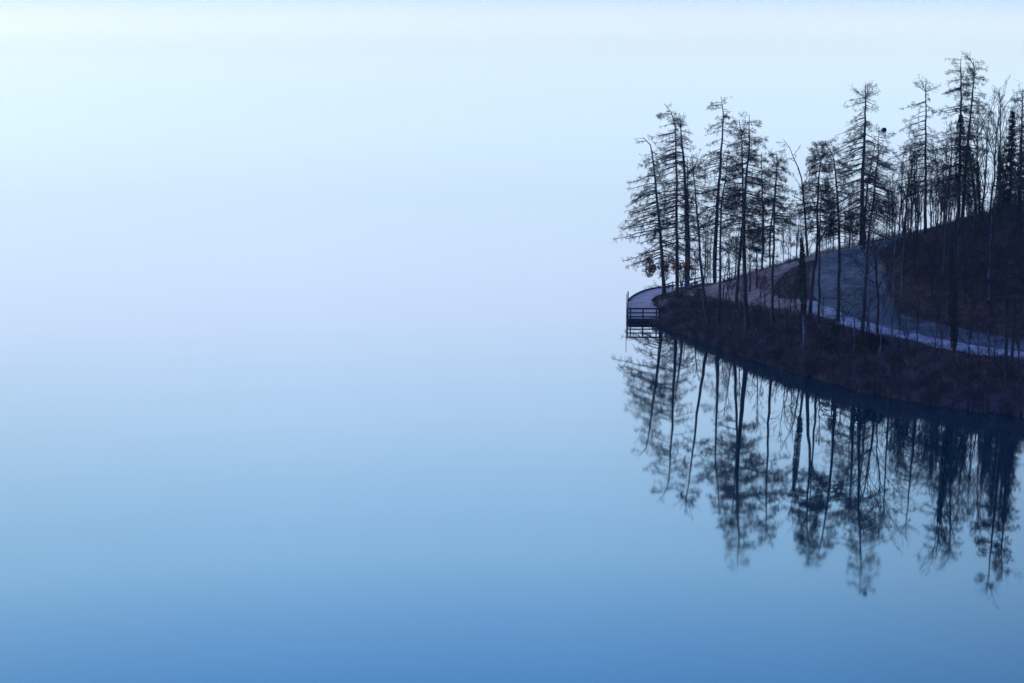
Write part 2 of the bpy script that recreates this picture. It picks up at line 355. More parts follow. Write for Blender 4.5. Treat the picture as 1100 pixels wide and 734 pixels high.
def larch(label, px, w, ybot, L, R, n=60, droop=-.16, dens=1.0, ytop=None, fan=0, bark='bark', name='larch_tree', group=None, shape=.55, ivy=None, thick=1.0, limbs=()):
    n = int(n*2.7); L *= 1.34; R *= 1.34
    P, r, D, foot = trunk_of(px, w); s = D/F
    root = thing(name, label, 'tree', foot, group)
    mb = MB(); mb.tubes(P, r, 8, cap=True); LM = []
    for lp, lw in limbs:
        Q = resample(np.array([at_D(x, y, D) for x, y in lp]), 7); Q[:, 1] += np.linspace(0, -.8, 7); q = .5*lw*s*np.linspace(1, .35, 7); mb.tubes(Q, q, 6); LM.append((Q, q))
    mb.build('trunk', M[bark], root, True, foot)
    zb = at_D(px[0][0], ybot, D)[2]; zt = P[-1, 2]; zs = P[:, 2]
    if np.any(np.diff(zs) <= 0): zs = np.maximum.accumulate(zs+np.arange(len(zs))*1e-4)
    u = np.sort(rng.uniform(0, 1, n)**.9); z = zb+(zt-zb)*np.minimum(u*1.0, .985)
    az = rng.uniform(0, 2*PI, n); az = az-.28*np.sin(2*az)
    # uneven tiers: bare gaps on one side or the other, full boughs elsewhere
    tier = rng.uniform(.12, 1.25, (16, 4)); kp = rng.uniform(0, 1, n) < tier[np.minimum((u*16).astype(int), 15), ((az % (2*PI))/(PI/2)).astype(int) % 4]*np.where(u > .93, .45, 1)
    u, z, az = u[kp], z[kp], az[kp]; n = len(u)
    base = np.stack([np.interp(z, zs, P[:, j]) for j in range(3)], -1); br = np.interp(z, zs, r); cx = np.cos(az)
    # more branches to the two sides where the photo shows long ones
    side = np.where(cx < 0, L, R)*s; avg = .5*(L+R)*s*.8
    ln = np.sqrt((cx*side)**2+(np.sin(az)*avg)**2)
    prof = np.where(u < .15, .8+1.3*u, 1-((u-.15)/.85)**1.2*shape*1.25)
    ln = ln*prof*rng.uniform(.55, 1.2, n)
    el = droop*rng.uniform(.5, 1.6, n)+np.where(u > .85, (u-.85)*3.0, 0)
    d = np.stack([cx*np.cos(el), np.sin(az)*np.cos(el), np.sin(el)], -1); k = 7
    pts = [base]; stp = (ln/(k-1))[:, None]
    for q in range(k-1):
        pts.append(pts[-1]+d*stp)
        d = unit(d+rng.normal(size=(n, 3))*np.array([.06, .06, .05])+np.array([0, 0, -.06 if q < 3 else .08]))
    B = np.stack(pts, 1); Rb = np.minimum(.012+.013*ln, br*.6)[:, None]*np.linspace(1, .3, k)[None]*thick
    Rb = np.maximum(Rb, .012)
    per = max(2, int(17*dens)); lr = max(L, R)*s*1.1
    B2, R2 = grow(B, Rb, per, .26, 1.0, .28, 1.0, g=.16, jit=.09, k=4, flat=.4, rf=.5, rmin=.0105, lmin=.32, lref=lr)
    B3, R3 = grow(B2, R2, 8, .1, 1.0, .5, .85, g=.28, jit=.12, k=3, flat=0, rf=.8, rmin=.0075, lmin=.28)
    cm = MB(); cm.tubes(B, Rb, 4); cm.tubes(B2, R2, 3); cm.tubes(B3, R3, 3)
    for Q, q in LM:
        l1, g1 = grow(Q[None], q[None], 14, .25, 1, .4, .7, jit=.12, k=4, rmin=.012); l2, g2 = grow(l1, g1, 7, .2, 1, .45, .7, g=.1, jit=.15, k=3, rmin=.01); cm.tubes(l1, g1, 3); cm.tubes(l2, g2, 3)
    if fan:                                      # upward sprays of a broken or flat top
        tp = P[-3:-1].mean(0); m_ = fan
        a = rng.uniform(0, 2*PI, m_); e = rng.uniform(.35, 1.2, m_)
        d = np.stack([np.cos(a)*np.cos(e), np.sin(a)*np.cos(e), np.sin(e)], -1); l = rng.uniform(1.0, 2.4, m_)[:, None]
        f_ = np.stack([tp+d*l*q+np.array([0, 0, .15])*q*q for q in (0, .33, .66, 1.0)], 1)
        fr = np.full((m_, 4), .03)*np.linspace(1, .35, 4); cm.tubes(f_, fr, 3)
        f2, g2 = grow(f_, fr, 8, .15, 1, .45, .8, jit=.2, k=3, rmin=.008); cm.tubes(f2, g2, 3)
        f3, g3 = grow(f2, g2, 3, .2, 1, .5, .8, jit=.2, k=3, rmin=.007); cm.tubes(f3, g3, 3)
    # short dead snags on the bare stem
    m_ = 10
    if zb > foot[2]+3:
        z = rng.uniform(foot[2]+2, zb, m_)
        b0 = np.stack([np.interp(z, zs, P[:, j]) for j in range(3)], -1); a = rng.uniform(0, 2*PI, m_)
        d = np.stack([np.cos(a), np.sin(a), rng.uniform(-.5, .1, m_)], -1); l = rng.uniform(.3, 1.6, m_)[:, None]
        sn = np.stack([b0, b0+d*l*.5, b0+d*l], 1); cm.tubes(sn, np.full((m_, 3), .02)*np.array([1, .8, .5]), 3)
        s2, q2 = grow(sn, np.full((m_, 3), .015), 3, .3, 1, .5, .7, k=3, rmin=.008); cm.tubes(s2, q2, 3)
    cm.build('crown', M['twig'], root, False, foot)
    if ivy: ivy_on(root, P, r, at_D(px[0][0], ivy[0], D)[2], at_D(px[0][0], ivy[1], D)[2], ivy[2]*s, foot, ivy[3])
    return root
def leaves(mb, cen, size, k=4):
    N = len(cen); a = unit(rng.normal(size=(N, 3))); b_ = unit(np.cross(a, rng.normal(size=(N, 3))))
    sz = (size*rng.uniform(.6, 1.3, N))[:, None]
    V = np.stack([cen-a*sz, cen-b_*sz*.6+a*sz*.1, cen+a*sz, cen+b_*sz*.6+a*sz*.1], 1)
    mb.add(V.reshape(-1, 3), np.arange(N*4).reshape(N, 4))
def ivy_on(root, P, r, z0, z1, rad, foot, N):
    """leaves of a climber wrapped thickly round the stem between two heights"""
    z = rng.uniform(z0, z1, N); u = (z-z0)/(z1-z0)
    zs = np.maximum.accumulate(P[:, 2]+np.arange(len(P))*1e-4)
    c_ = np.stack([np.interp(z, zs, P[:, j]) for j in range(3)], -1)
    a = rng.uniform(0, 2*PI, N); lump = .65+.7*(vnoise(a*2+z*.1, z, 1.1)+.5)
    q = (np.interp(z, zs, r)+rad*np.sin(PI*np.clip(u*.9+.08, 0, 1))**.6*rng.uniform(.2, 1, N)**.6*lump)
    c_ += np.stack([np.cos(a)*q, np.sin(a)*q, rng.normal(size=N)*.1], -1)
    mb = MB(); leaves(mb, c_, .09); mb.build('ivy', M['ivy'], root, False, foot)
def broadleaf_mesh(h, r0, n1=14, spread=.55, upl=.25, levels=3, path=None, seed_lean=.06, clear=.25, f2=7, f3=5, lf1=.42):
    """bare deciduous tree, foot at the origin: returns trunk and crown collectors"""
    k = 12; z = np.linspace(0, h, k)
    if path is None:
        P = np.stack([np.cumsum(rng.normal(size=k)*seed_lean), np.cumsum(rng.normal(size=k)*seed_lean), z], -1); P -= P[0]
    else: P = path
    P = P.copy(); P[0, 2] -= .4
    r = r0*(1-np.linspace(0, 1, k))**.8+.014
    tm = MB(); tm.tubes(P, r, 7, cap=True); cm = MB()
    B1, R1 = grow(P[None], r[None], n1, clear, .97, lf1, spread, jit=.10, k=6, rf=.55, up=upl, rmin=.014, taper=.8)
    B2, R2 = grow(B1, R1, f2, .15, 1, .48, .6, jit=.13, k=4, rf=.6, up=.15, rmin=.010)
    B3, R3 = grow(B2, R2, f3, .15, 1, .5, .6, jit=.15, k=3, rf=.65, up=.1, rmin=.0075, lmin=.2)
    cm.tubes(B1, R1, 4); cm.tubes(B2, R2, 3); cm.tubes(B3, R3, 3)
    return tm, cm, P, r
def broadleaf(label, px, w, n1=14, spread=.6, upl=.25, bark='bark', name='bare_tree', group=None, clear=.3, ivy=None, f2=7, f3=5, lf1=.42):
    P, r, D, foot = trunk_of(px, w, kseg=12)
    Q = P-foot; Q[0, 2] += .5
    tm, cm, _, _ = broadleaf_mesh(1, .5*w*D/F*.92, n1, spread, upl, path=Q, clear=clear, f2=f2, f3=f3, lf1=lf1)
    root = thing(name, label, 'tree', foot, group)
    tm.build('trunk', M[bark], root, True); cm.build('crown', M['twig'], root)
    if ivy: ivy_on(root, P, r, at_D(px[0][0], ivy[0], D)[2], at_D(px[0][0], ivy[1], D)[2], ivy[2]*D/F, foot, ivy[3])
    return root
def spruce(label, px, w, ybot, halfw, name='spruce_tree', group=None, n=250, per=13):
    P, r, D, foot = trunk_of(px, w); s = D/F; root = thing(name, label, 'tree', foot, group)
    mb = MB(); mb.tubes(P, r, 7, cap=True); mb.build('trunk', M['bark'], root, True, foot)
    zb = at_D(px[0][0], ybot, D)[2]; zt = P[-1, 2]; u = rng.uniform(0, 1, n)**1.5; z = zb+(zt-zb)*u*.985
    zs = np.maximum.accumulate(P[:, 2]+np.arange(len(P))*1e-4)
    base = np.stack([np.interp(z, zs, P[:, j]) for j in range(3)], -1); az = rng.uniform(0, 2*PI, n)
    ln = halfw*s*(1-u)**1.05*rng.uniform(.6, 1.15, n)+.12; el = -.25*(1-u)+.1
    d = np.stack([np.cos(az)*np.cos(el), np.sin(az)*np.cos(el), np.sin(el)], -1); pts = [base]
    for q in range(5): pts.append(pts[-1]+d*(ln/5)[:, None]); d = unit(d+np.array([0, 0, -.10 if q < 2 else .10])+rng.normal(size=(n, 3))*.06)
    B = np.stack(pts, 1); Rb = np.full((n, 6), .03)*np.linspace(1, .4, 6)
    B2, R2 = grow(B, Rb, per, .1, 1, .3, .8, g=.22, jit=.12, k=3, flat=.5, rmin=.03, lmin=.14)
    R2 = np.maximum(R2, .028)*np.array([1, 1, .3]); cm = MB(); cm.tubes(B, Rb, 3); cm.tubes(B2, R2, 3)
    cen = B2[:, 1:].reshape(-1, 3); cen = np.repeat(cen, 2, 0)+rng.normal(size=(len(cen)*2, 3))*.07; leaves(cm, cen, .075)
    cm.build('crown', M['needle'], root, False, foot); return root

# ------------------------------------------------------------------ the trees one by one
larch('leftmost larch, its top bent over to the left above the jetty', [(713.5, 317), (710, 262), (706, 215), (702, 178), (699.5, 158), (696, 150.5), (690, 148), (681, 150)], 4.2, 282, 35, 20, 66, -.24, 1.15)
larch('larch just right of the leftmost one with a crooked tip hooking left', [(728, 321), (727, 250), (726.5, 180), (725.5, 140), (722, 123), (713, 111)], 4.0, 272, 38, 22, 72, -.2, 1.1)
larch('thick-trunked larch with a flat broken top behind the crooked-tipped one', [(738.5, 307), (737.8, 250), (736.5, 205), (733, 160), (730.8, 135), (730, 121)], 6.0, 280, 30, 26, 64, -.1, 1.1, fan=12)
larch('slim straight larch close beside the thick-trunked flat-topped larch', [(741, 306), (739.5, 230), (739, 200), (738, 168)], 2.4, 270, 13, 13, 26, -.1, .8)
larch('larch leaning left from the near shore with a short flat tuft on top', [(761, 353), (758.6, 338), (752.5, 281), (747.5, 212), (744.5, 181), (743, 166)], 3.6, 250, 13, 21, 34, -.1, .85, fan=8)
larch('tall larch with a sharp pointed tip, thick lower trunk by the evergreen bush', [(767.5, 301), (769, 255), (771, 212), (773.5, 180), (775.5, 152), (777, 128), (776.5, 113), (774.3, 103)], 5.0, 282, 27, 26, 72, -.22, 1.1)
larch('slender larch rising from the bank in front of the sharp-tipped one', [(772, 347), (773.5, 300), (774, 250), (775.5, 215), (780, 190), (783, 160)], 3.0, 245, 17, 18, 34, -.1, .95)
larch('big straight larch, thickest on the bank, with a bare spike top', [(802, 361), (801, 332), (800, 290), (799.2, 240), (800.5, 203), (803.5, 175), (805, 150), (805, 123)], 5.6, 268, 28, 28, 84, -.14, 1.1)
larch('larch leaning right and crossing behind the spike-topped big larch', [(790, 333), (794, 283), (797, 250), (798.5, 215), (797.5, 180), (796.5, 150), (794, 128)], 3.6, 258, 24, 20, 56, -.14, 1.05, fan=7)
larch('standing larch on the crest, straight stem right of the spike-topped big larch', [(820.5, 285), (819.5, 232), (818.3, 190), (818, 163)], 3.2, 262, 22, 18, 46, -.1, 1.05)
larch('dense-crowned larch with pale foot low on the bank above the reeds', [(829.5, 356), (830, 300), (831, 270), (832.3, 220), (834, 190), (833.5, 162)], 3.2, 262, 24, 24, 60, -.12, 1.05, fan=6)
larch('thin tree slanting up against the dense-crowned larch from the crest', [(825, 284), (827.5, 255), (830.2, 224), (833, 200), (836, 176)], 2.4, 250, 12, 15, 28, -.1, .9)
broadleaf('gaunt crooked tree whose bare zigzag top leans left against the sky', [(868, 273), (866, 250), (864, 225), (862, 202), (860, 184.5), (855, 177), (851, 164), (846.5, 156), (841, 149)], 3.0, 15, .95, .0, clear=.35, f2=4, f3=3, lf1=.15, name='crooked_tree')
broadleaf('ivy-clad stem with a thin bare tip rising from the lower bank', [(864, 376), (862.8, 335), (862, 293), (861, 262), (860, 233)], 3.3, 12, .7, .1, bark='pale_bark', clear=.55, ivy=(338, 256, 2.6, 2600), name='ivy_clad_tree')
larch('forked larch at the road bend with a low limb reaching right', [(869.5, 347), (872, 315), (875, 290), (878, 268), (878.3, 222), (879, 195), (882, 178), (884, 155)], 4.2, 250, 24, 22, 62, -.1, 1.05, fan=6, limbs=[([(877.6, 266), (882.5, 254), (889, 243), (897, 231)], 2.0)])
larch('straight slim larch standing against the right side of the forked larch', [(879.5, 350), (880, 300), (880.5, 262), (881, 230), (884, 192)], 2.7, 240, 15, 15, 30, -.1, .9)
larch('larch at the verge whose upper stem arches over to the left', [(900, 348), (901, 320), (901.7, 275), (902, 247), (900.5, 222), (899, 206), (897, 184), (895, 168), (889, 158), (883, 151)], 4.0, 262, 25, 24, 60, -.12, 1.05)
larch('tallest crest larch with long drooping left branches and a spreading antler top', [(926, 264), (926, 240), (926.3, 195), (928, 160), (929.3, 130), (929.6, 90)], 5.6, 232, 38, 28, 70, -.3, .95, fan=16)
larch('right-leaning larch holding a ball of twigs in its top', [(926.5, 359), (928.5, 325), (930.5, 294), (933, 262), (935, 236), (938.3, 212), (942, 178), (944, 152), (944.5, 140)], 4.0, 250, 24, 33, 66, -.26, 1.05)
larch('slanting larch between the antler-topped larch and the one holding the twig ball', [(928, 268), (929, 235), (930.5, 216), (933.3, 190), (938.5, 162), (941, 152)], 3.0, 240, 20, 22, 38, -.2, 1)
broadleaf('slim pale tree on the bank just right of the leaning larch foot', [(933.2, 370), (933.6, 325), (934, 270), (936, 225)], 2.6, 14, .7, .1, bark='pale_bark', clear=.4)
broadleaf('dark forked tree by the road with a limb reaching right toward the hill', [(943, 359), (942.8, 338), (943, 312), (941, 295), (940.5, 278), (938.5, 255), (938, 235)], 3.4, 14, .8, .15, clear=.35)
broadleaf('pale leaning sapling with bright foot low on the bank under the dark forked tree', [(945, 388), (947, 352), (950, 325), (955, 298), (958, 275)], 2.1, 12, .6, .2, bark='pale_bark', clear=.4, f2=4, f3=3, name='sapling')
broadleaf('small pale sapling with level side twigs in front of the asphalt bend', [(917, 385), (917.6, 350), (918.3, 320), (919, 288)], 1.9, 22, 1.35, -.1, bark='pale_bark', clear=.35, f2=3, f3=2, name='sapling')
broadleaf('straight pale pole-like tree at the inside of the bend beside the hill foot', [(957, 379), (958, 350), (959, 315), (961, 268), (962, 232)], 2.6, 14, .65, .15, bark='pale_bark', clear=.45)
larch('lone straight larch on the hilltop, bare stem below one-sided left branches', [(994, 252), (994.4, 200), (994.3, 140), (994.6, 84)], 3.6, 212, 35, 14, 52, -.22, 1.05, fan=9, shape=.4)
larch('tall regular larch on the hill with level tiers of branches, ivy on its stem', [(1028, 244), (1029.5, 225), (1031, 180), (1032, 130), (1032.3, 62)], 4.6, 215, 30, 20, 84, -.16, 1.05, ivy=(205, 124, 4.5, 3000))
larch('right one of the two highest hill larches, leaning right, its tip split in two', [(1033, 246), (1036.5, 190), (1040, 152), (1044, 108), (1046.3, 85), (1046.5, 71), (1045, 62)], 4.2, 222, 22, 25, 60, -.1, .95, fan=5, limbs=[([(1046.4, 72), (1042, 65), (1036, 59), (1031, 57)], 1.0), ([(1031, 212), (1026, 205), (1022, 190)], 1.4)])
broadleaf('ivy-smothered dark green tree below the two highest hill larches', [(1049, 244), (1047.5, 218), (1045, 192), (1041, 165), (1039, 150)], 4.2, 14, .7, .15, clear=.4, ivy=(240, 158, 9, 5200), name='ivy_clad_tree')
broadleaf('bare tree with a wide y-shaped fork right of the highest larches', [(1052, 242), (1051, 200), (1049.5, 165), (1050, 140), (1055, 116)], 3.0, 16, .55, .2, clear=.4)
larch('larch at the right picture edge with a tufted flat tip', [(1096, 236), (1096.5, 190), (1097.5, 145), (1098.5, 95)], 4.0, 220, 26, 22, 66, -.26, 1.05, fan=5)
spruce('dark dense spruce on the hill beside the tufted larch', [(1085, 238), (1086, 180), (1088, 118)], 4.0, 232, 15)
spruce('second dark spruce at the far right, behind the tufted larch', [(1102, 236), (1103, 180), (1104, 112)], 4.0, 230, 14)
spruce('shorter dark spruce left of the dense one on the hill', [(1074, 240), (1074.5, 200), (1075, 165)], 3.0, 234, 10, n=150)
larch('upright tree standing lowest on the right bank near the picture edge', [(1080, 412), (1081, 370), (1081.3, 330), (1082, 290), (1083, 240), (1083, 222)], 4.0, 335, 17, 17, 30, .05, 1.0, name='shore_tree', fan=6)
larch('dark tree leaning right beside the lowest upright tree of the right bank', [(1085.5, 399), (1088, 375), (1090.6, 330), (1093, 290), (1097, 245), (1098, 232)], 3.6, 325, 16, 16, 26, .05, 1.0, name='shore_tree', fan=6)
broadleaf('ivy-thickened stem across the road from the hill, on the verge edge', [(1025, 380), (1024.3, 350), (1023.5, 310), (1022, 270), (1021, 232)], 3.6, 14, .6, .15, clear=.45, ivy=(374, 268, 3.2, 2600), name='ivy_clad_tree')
# small stems about the jetty and the crest
broadleaf('short bare pole of a tree on the sandy slope, left of two', [(806, 315), (805.6, 292), (805.2, 262)], 2.2, 9, .6, .2, clear=.5, f2=3, f3=3, name='sapling')
broadleaf('short bare pole of a tree on the sandy slope, right of two', [(812.7, 311), (812.7, 294), (812.4, 268)], 2.4, 9, .6, .2, clear=.5, f2=3, f3=3, name='sapling')
g_ = 'bare saplings along the lower path'
for px_ in ([(776.5, 326), (778, 300), (781, 278)], [(779, 327), (783, 305), (787, 292)], [(822, 333), (821, 315), (819, 300)], [(837, 336), (837, 318), (836, 300)], [(848, 337), (850, 322), (847, 302)], [(858, 338), (855, 326), (857, 308)]):
    broadleaf('thin bare sapling standing along the lower edge of the sandy path', px_, 1.3, 9, .6, .25, group=g_, f2=4, f3=3, name='sapling', clear=.3)
g2_ = 'thin saplings on the shore bank'
for x, y, hp, ln_ in ((748, 345, 40, 3), (786, 366, 62, -4), (795, 352, 48, 3), (815, 368, 70, 4), (845, 372, 66, -3), (852, 356, 60, 5), (882, 384, 64, 4), (907, 372, 55, -5), (929, 392, 70, 5), (965, 384, 60, 3), (976, 396, 66, -4), (985, 372, 48, 3), (1004, 404, 72, 4), (1012, 384, 52, -4), (1040, 392, 60, 5), (1052, 410, 66, -3), (1062, 386, 50, 4), (1070, 415, 66, -4), (1094, 404, 70, 4)):
    broadleaf('thin bare sapling rising from the brushy shore bank', [(x, y), (x+ln_*.3, y-hp*.5), (x+ln_, y-hp)], rng.uniform(1.0, 1.7), 11, .6, .3, group=g2_, f2=5, f3=3, name='sapling', clear=.25)
g3_ = 'slim bare trees on the slope above the road'
for x, y, hp, ln_ in ((968, 318, 80, 4), (983, 300, 70, -3), (1001, 322, 90, 5), (1013, 296, 80, 3), (1038, 330, 90, -4), (1062, 322, 92, 3), (1092, 330, 96, 4), (972, 282, 66, 2), (1030, 285, 80, -2)):
    broadleaf('slim bare tree growing out of the brush on the slope above the road', [(x, y), (x+ln_*.4, y-hp*.5), (x+ln_, y-hp)], rng.uniform(1.6, 2.6), 14, .5, .3, group=g3_, bark='pale_bark' if hp % 4 == 0 else 'bark', f2=6, f3=4, name='slope_tree', clear=.2)
# thicket of thin bare trees on the hilltop and the crest: three grown shapes, copied
proto = []
for i in range(4):
    tm, cm, _, _ = broadleaf_mesh(11, .10, 16, .42, .35, clear=.2, f2=6, f3=5)
    root = thing('thicket_tree', 'thin bare tree in the crowded thicket along the hilltop', 'tree', (0, 0, 0), 'thin bare trees of the hilltop thicket')
    tm.build('trunk', M['bark'], root, True); cm.build('crown', M['twig'], root); proto.append(root)
def copy_tree(o):
    c_ = o.copy(); C.objects.link(c_)
    for ch in o.children: d_ = ch.copy(); C.objects.link(d_); d_.parent = c_
    return c_
spots = [(951, 258, 60), (958, 256, 75), (966, 255, 88), (972, 254, 96), (978, 253, 100), (984, 252, 92), (988, 252, 70), (1000, 250, 80), (1005, 249, 95), (1010, 248, 75), (1014, 248, 100), (1019, 246, 85), (1024, 246, 70),
    (1038, 244, 70), (1056, 241, 120), (1064, 240, 130), (1070, 239, 136), (1076, 238, 116), (1092, 236, 105), (915, 266, 50), (908, 268, 42), (895, 270, 50), (888, 272, 44), (912, 266, 58), (847, 281, 46), (855, 279, 52), (842, 282, 40), (784, 301, 60), (789, 300, 55), (760, 302, 52), (747, 304, 44), (756, 303, 60),
    (974, 262, 60), (985, 262, 62), (1003, 262, 60), (1015, 258, 66), (1047, 262, 72), (1066, 256, 80), (1086, 262, 80), (1098, 250, 90)]
spots += [(x+rng.uniform(-3, 3), y, h_*rng.uniform(.7, 1.05)) for x, y, h_ in spots[:33] if x < 1050]
used = set()
for i, (x, y, hp) in enumerate(spots):
    k = i % 4; o = proto[k] if k not in used else copy_tree(proto[k]); used.add(k)
    p = ground_hit(x, y+rng.uniform(0, 3)); sc = hp*p[1]/F/11
    o.location = p; o.scale = (sc*rng.uniform(.8, 1.15), sc*rng.uniform(.8, 1.15), sc); o.rotation_euler = (rng.uniform(-.05, .05), rng.uniform(-.05, .05), rng.uniform(0, 6.28))
    if x < 950:
        o['label'] = 'thin bare tree on the crest behind the sandy path, among the larches'; o['group'] = 'thin bare trees of the crest'

for i in range(34):
    o = copy_tree(proto[i % 4]); x = rng.uniform(59, 118); y = rng.uniform(172, 212)+(x-60)*-.15; sc = rng.uniform(.8, 1.35)
    o.location = (x, y, float(tz(x, y, False))); o.scale = (sc, sc, sc*1.1); o.rotation_euler = (0, 0, rng.uniform(0, 6.28))

# ------------------------------------------------------------------ bushes
def leafy(label, name, cat, foot, h, wid, N, mat, leaf=.10, stems=9, low=.0):
    root = thing(name, label, cat, foot); sm = MB()
    a = rng.uniform(0, 2*PI, stems); q = rng.uniform(.2, .75, stems)*wid
    P = np.stack([np.stack([np.cos(a)*q*t, np.sin(a)*q*t, np.full(stems, h*.85*t**.8-(.2 if t == 0 else 0))], -1) for t in (0, .35, .7, 1)], 1)
    P[:, 3, 2] *= rng.uniform(.5, 1.1, stems); R = np.full((stems, 4), .035)*np.linspace(1, .4, 4)
    B, Rb = grow(P, R, 8, .25, 1, .45, .8, jit=.15, k=4, rmin=.01, flat=.3); B2, R2 = grow(B, Rb, 4, .2, 1, .5, .7, k=3, rmin=.008)
    sm.tubes(P, R, 5); sm.tubes(B, Rb, 3); sm.tubes(B2, R2, 3); sm.build('stems', M['twig'], root)
    pts = np.concatenate([B[:, 1:].reshape(-1, 3), B2[:, 1:].reshape(-1, 3)]); pts = pts[pts[:, 2] > low]
    c_ = pts[rng.integers(0, len(pts), N)]+rng.normal(size=(N, 3))*.13
    lm = MB(); leaves(lm, c_, leaf); lm.build('foliage', mat, root); return root
leafy('beech shrub holding rust-brown leaves behind the leftmost larch', 'beech_shrub', 'shrub', ground_hit(708, 311.5), 4.3, 2.3, 1500, M['brown_leaf'], .15, 13, .9)
leafy('thinner brown-leaved beech shrub between the second larch and the thick trunk', 'beech_shrub', 'shrub', ground_hit(732, 309), 4.6, 2.2, 800, M['brown_leaf'], .14, 11, 1.2)
leafy('dark evergreen bush at the end of the rail fence near the sandy slope', 'evergreen_bush', 'bush', ground_hit(758, 303), 1.7, 2.3, 2600, M['ivy'], .13, 14)
spruce('young dark green spruce on the bank below the start of the frosty verge', [(896, 386), (896.3, 365), (897, 343)], 2.0, 383, 20, n=46, per=10)
leafy('dark green bush on the bank at the foot of the pale leaning sapling', 'evergreen_bush', 'bush', ground_hit(938, 380), 2.0, 2.2, 2200, M['needle'], .12, 14)
leafy('tiny yellow-green bush near the water at right', 'moss_bush', 'bush', ground_hit(1053, 400), .5, .5, 160, M['moss'], .09, 6)
leafy('tiny yellow-green bush in the reeds at the tip', 'moss_bush', 'bush', ground_hit(720, 353), .4, .45, 120, M['moss'], .09, 6)
leafy('small yellow-brown bush on the slope under the rail fence', 'moss_bush', 'bush', ground_hit(733, 347), .6, .55, 150, M['moss'], .08, 6)

# undergrowth: brush stems over the slopes, reeds and dead grass on the waterline
def scatter(N, xr, yr, cond):
    X = rng.uniform(*xr, N); Y = rng.uniform(*yr, N); sd = sdist(X, Y); k = cond(X, Y, sd) & ~covered(X, Y) & ~in_poly(DECK, X, Y)
    X, Y = X[k], Y[k]; return np.stack([X, Y, tz(X, Y, False)], -1)
def blades(base, h, lean, r, k=3, side=3):
    N = len(base); a = rng.uniform(0, 2*PI, N); l = rng.uniform(0, lean, N); hh = h*rng.uniform(.5, 1.25, N)
    d = np.stack([np.cos(a)*l, np.sin(a)*l, np.ones(N)], -1); P = []
    for t in np.linspace(0, 1, k): P.append(base+d*(hh*t)[:, None]+np.stack([np.cos(a), np.sin(a), -.3*np.ones(N)], -1)*(l*hh*.6*t*t)[:, None])
    return np.stack(P, 1), np.full((N, k), r)*np.linspace(1, .35, k)
clump = lambda X, Y, s, th: vnoise(X, Y, s)+.5 > th
base = scatter(85000, (14, 78), (140, 222), lambda X, Y, sd: (sd > .5) & (Y < 214))
mb = MB(); P, R = blades(base, .5, .9, .019); mb.tubes(P, R)
tag(mb.build('dead_grass', M['brush']), 'withered brown grass and leaf stalks covering the slopes', 'grass', kind='stuff')
bank = scatter(9000, (15, 60), (148, 200), lambda X, Y, sd: (sd > .7) & clump(X, Y, 3.1, .35) & (X-(Y-150)*-.70 < 62))
hill = scatter(8000, (38, 62), (166, 206), lambda X, Y, sd: (sd > 9) & clump(X, Y, 4.3, .3)); hill = hill[hill[:, 2] > 4.9+rng.uniform(0, 1.6, len(hill))]
mb = MB()
for bs, hh in ((bank, .9),):
    P, R = blades(bs, hh, .8, .014, k=4); mb.tubes(P, R)
    B, Rb = grow(P, R, 4, .2, 1, .5, .7, jit=.15, k=3, rmin=.008); mb.tubes(B, Rb)
tag(mb.build('undergrowth', M['brush']), 'tangle of bare thin brush on the shore bank', 'undergrowth', kind='stuff')
mb = MB(); P, R = blades(hill, 1.6, .8, .018, k=4); mb.tubes(P, R); B, Rb = grow(P, R, 5, .2, 1, .5, .7, jit=.15, k=3, rmin=.009); mb.tubes(B, Rb)
tag(mb.build('hillside_thicket', M['thicket']), 'dark dense thicket of bare bushes covering the hillside above the road', 'thicket', kind='stuff')
rb = scatter(90000, (14, 60), (146, 200), lambda X, Y, sd: (sd > -.25) & (sd < 1.9) & clump(X, Y, 2.6, .38) & (X > 20))
mb = MB(); P, R = blades(rb, 1.25, .22, .026); mb.tubes(P, R)
rb2 = scatter(30000, (14, 30), (170, 206), lambda X, Y, sd: (sd > -.1) & (sd < 1.6)); P, R = blades(rb2, .7, .5, .022); mb.tubes(P, R)
tag(mb.build('reeds', M['reed']), 'pale dry reeds standing along the waterline', 'reeds', kind='stuff')
ct_ = scatter(5200, (15, 58), (148, 208), lambda X, Y, sd: (sd > .2) & (sd < 6.5)); ct_ = ct_[rng.permutation(len(ct_))[:420]]
mb = MB()
for c_ in ct_:
    q_ = rng.integers(16, 60); sp_ = rng.uniform(.12, .38); bs = np.repeat(c_[None], q_, 0)+rng.normal(size=(q_, 3))*np.array([sp_, sp_, 0])
    P, R = blades(bs, rng.uniform(.5, 1.35), rng.uniform(.25, .9), .03, k=4); mb.tubes(P, R)
tag(mb.build('tall_grass', M['reed']), 'tufts of tall straw-coloured dead grass dotted over the shore bank', 'grass', kind='stuff')
# a pale fallen branch on the shore
p0, p1 = ground_hit(738, 357), ground_hit(757, 353.5)
t = np.linspace(0, 1, 6)[:, None]; P = p0+(p1-p0)*t; P[:, 2] = tz(P[:, 0], P[:, 1])+.18; mb = MB(); R = np.linspace(.09, .03, 6)
mb.tubes(P-p0, R, 6, cap=True); B, Rb = grow((P-p0)[None], R[None], 7, .3, 1, .4, .6, k=4, rmin=.015); mb.tubes(B, Rb, 4)
o = mb.build('fallen_branch', M['pale_bark'], smooth=True); o.location = p0; tag(o, 'pale fallen branch lying on the shore slope near the water', 'branch')

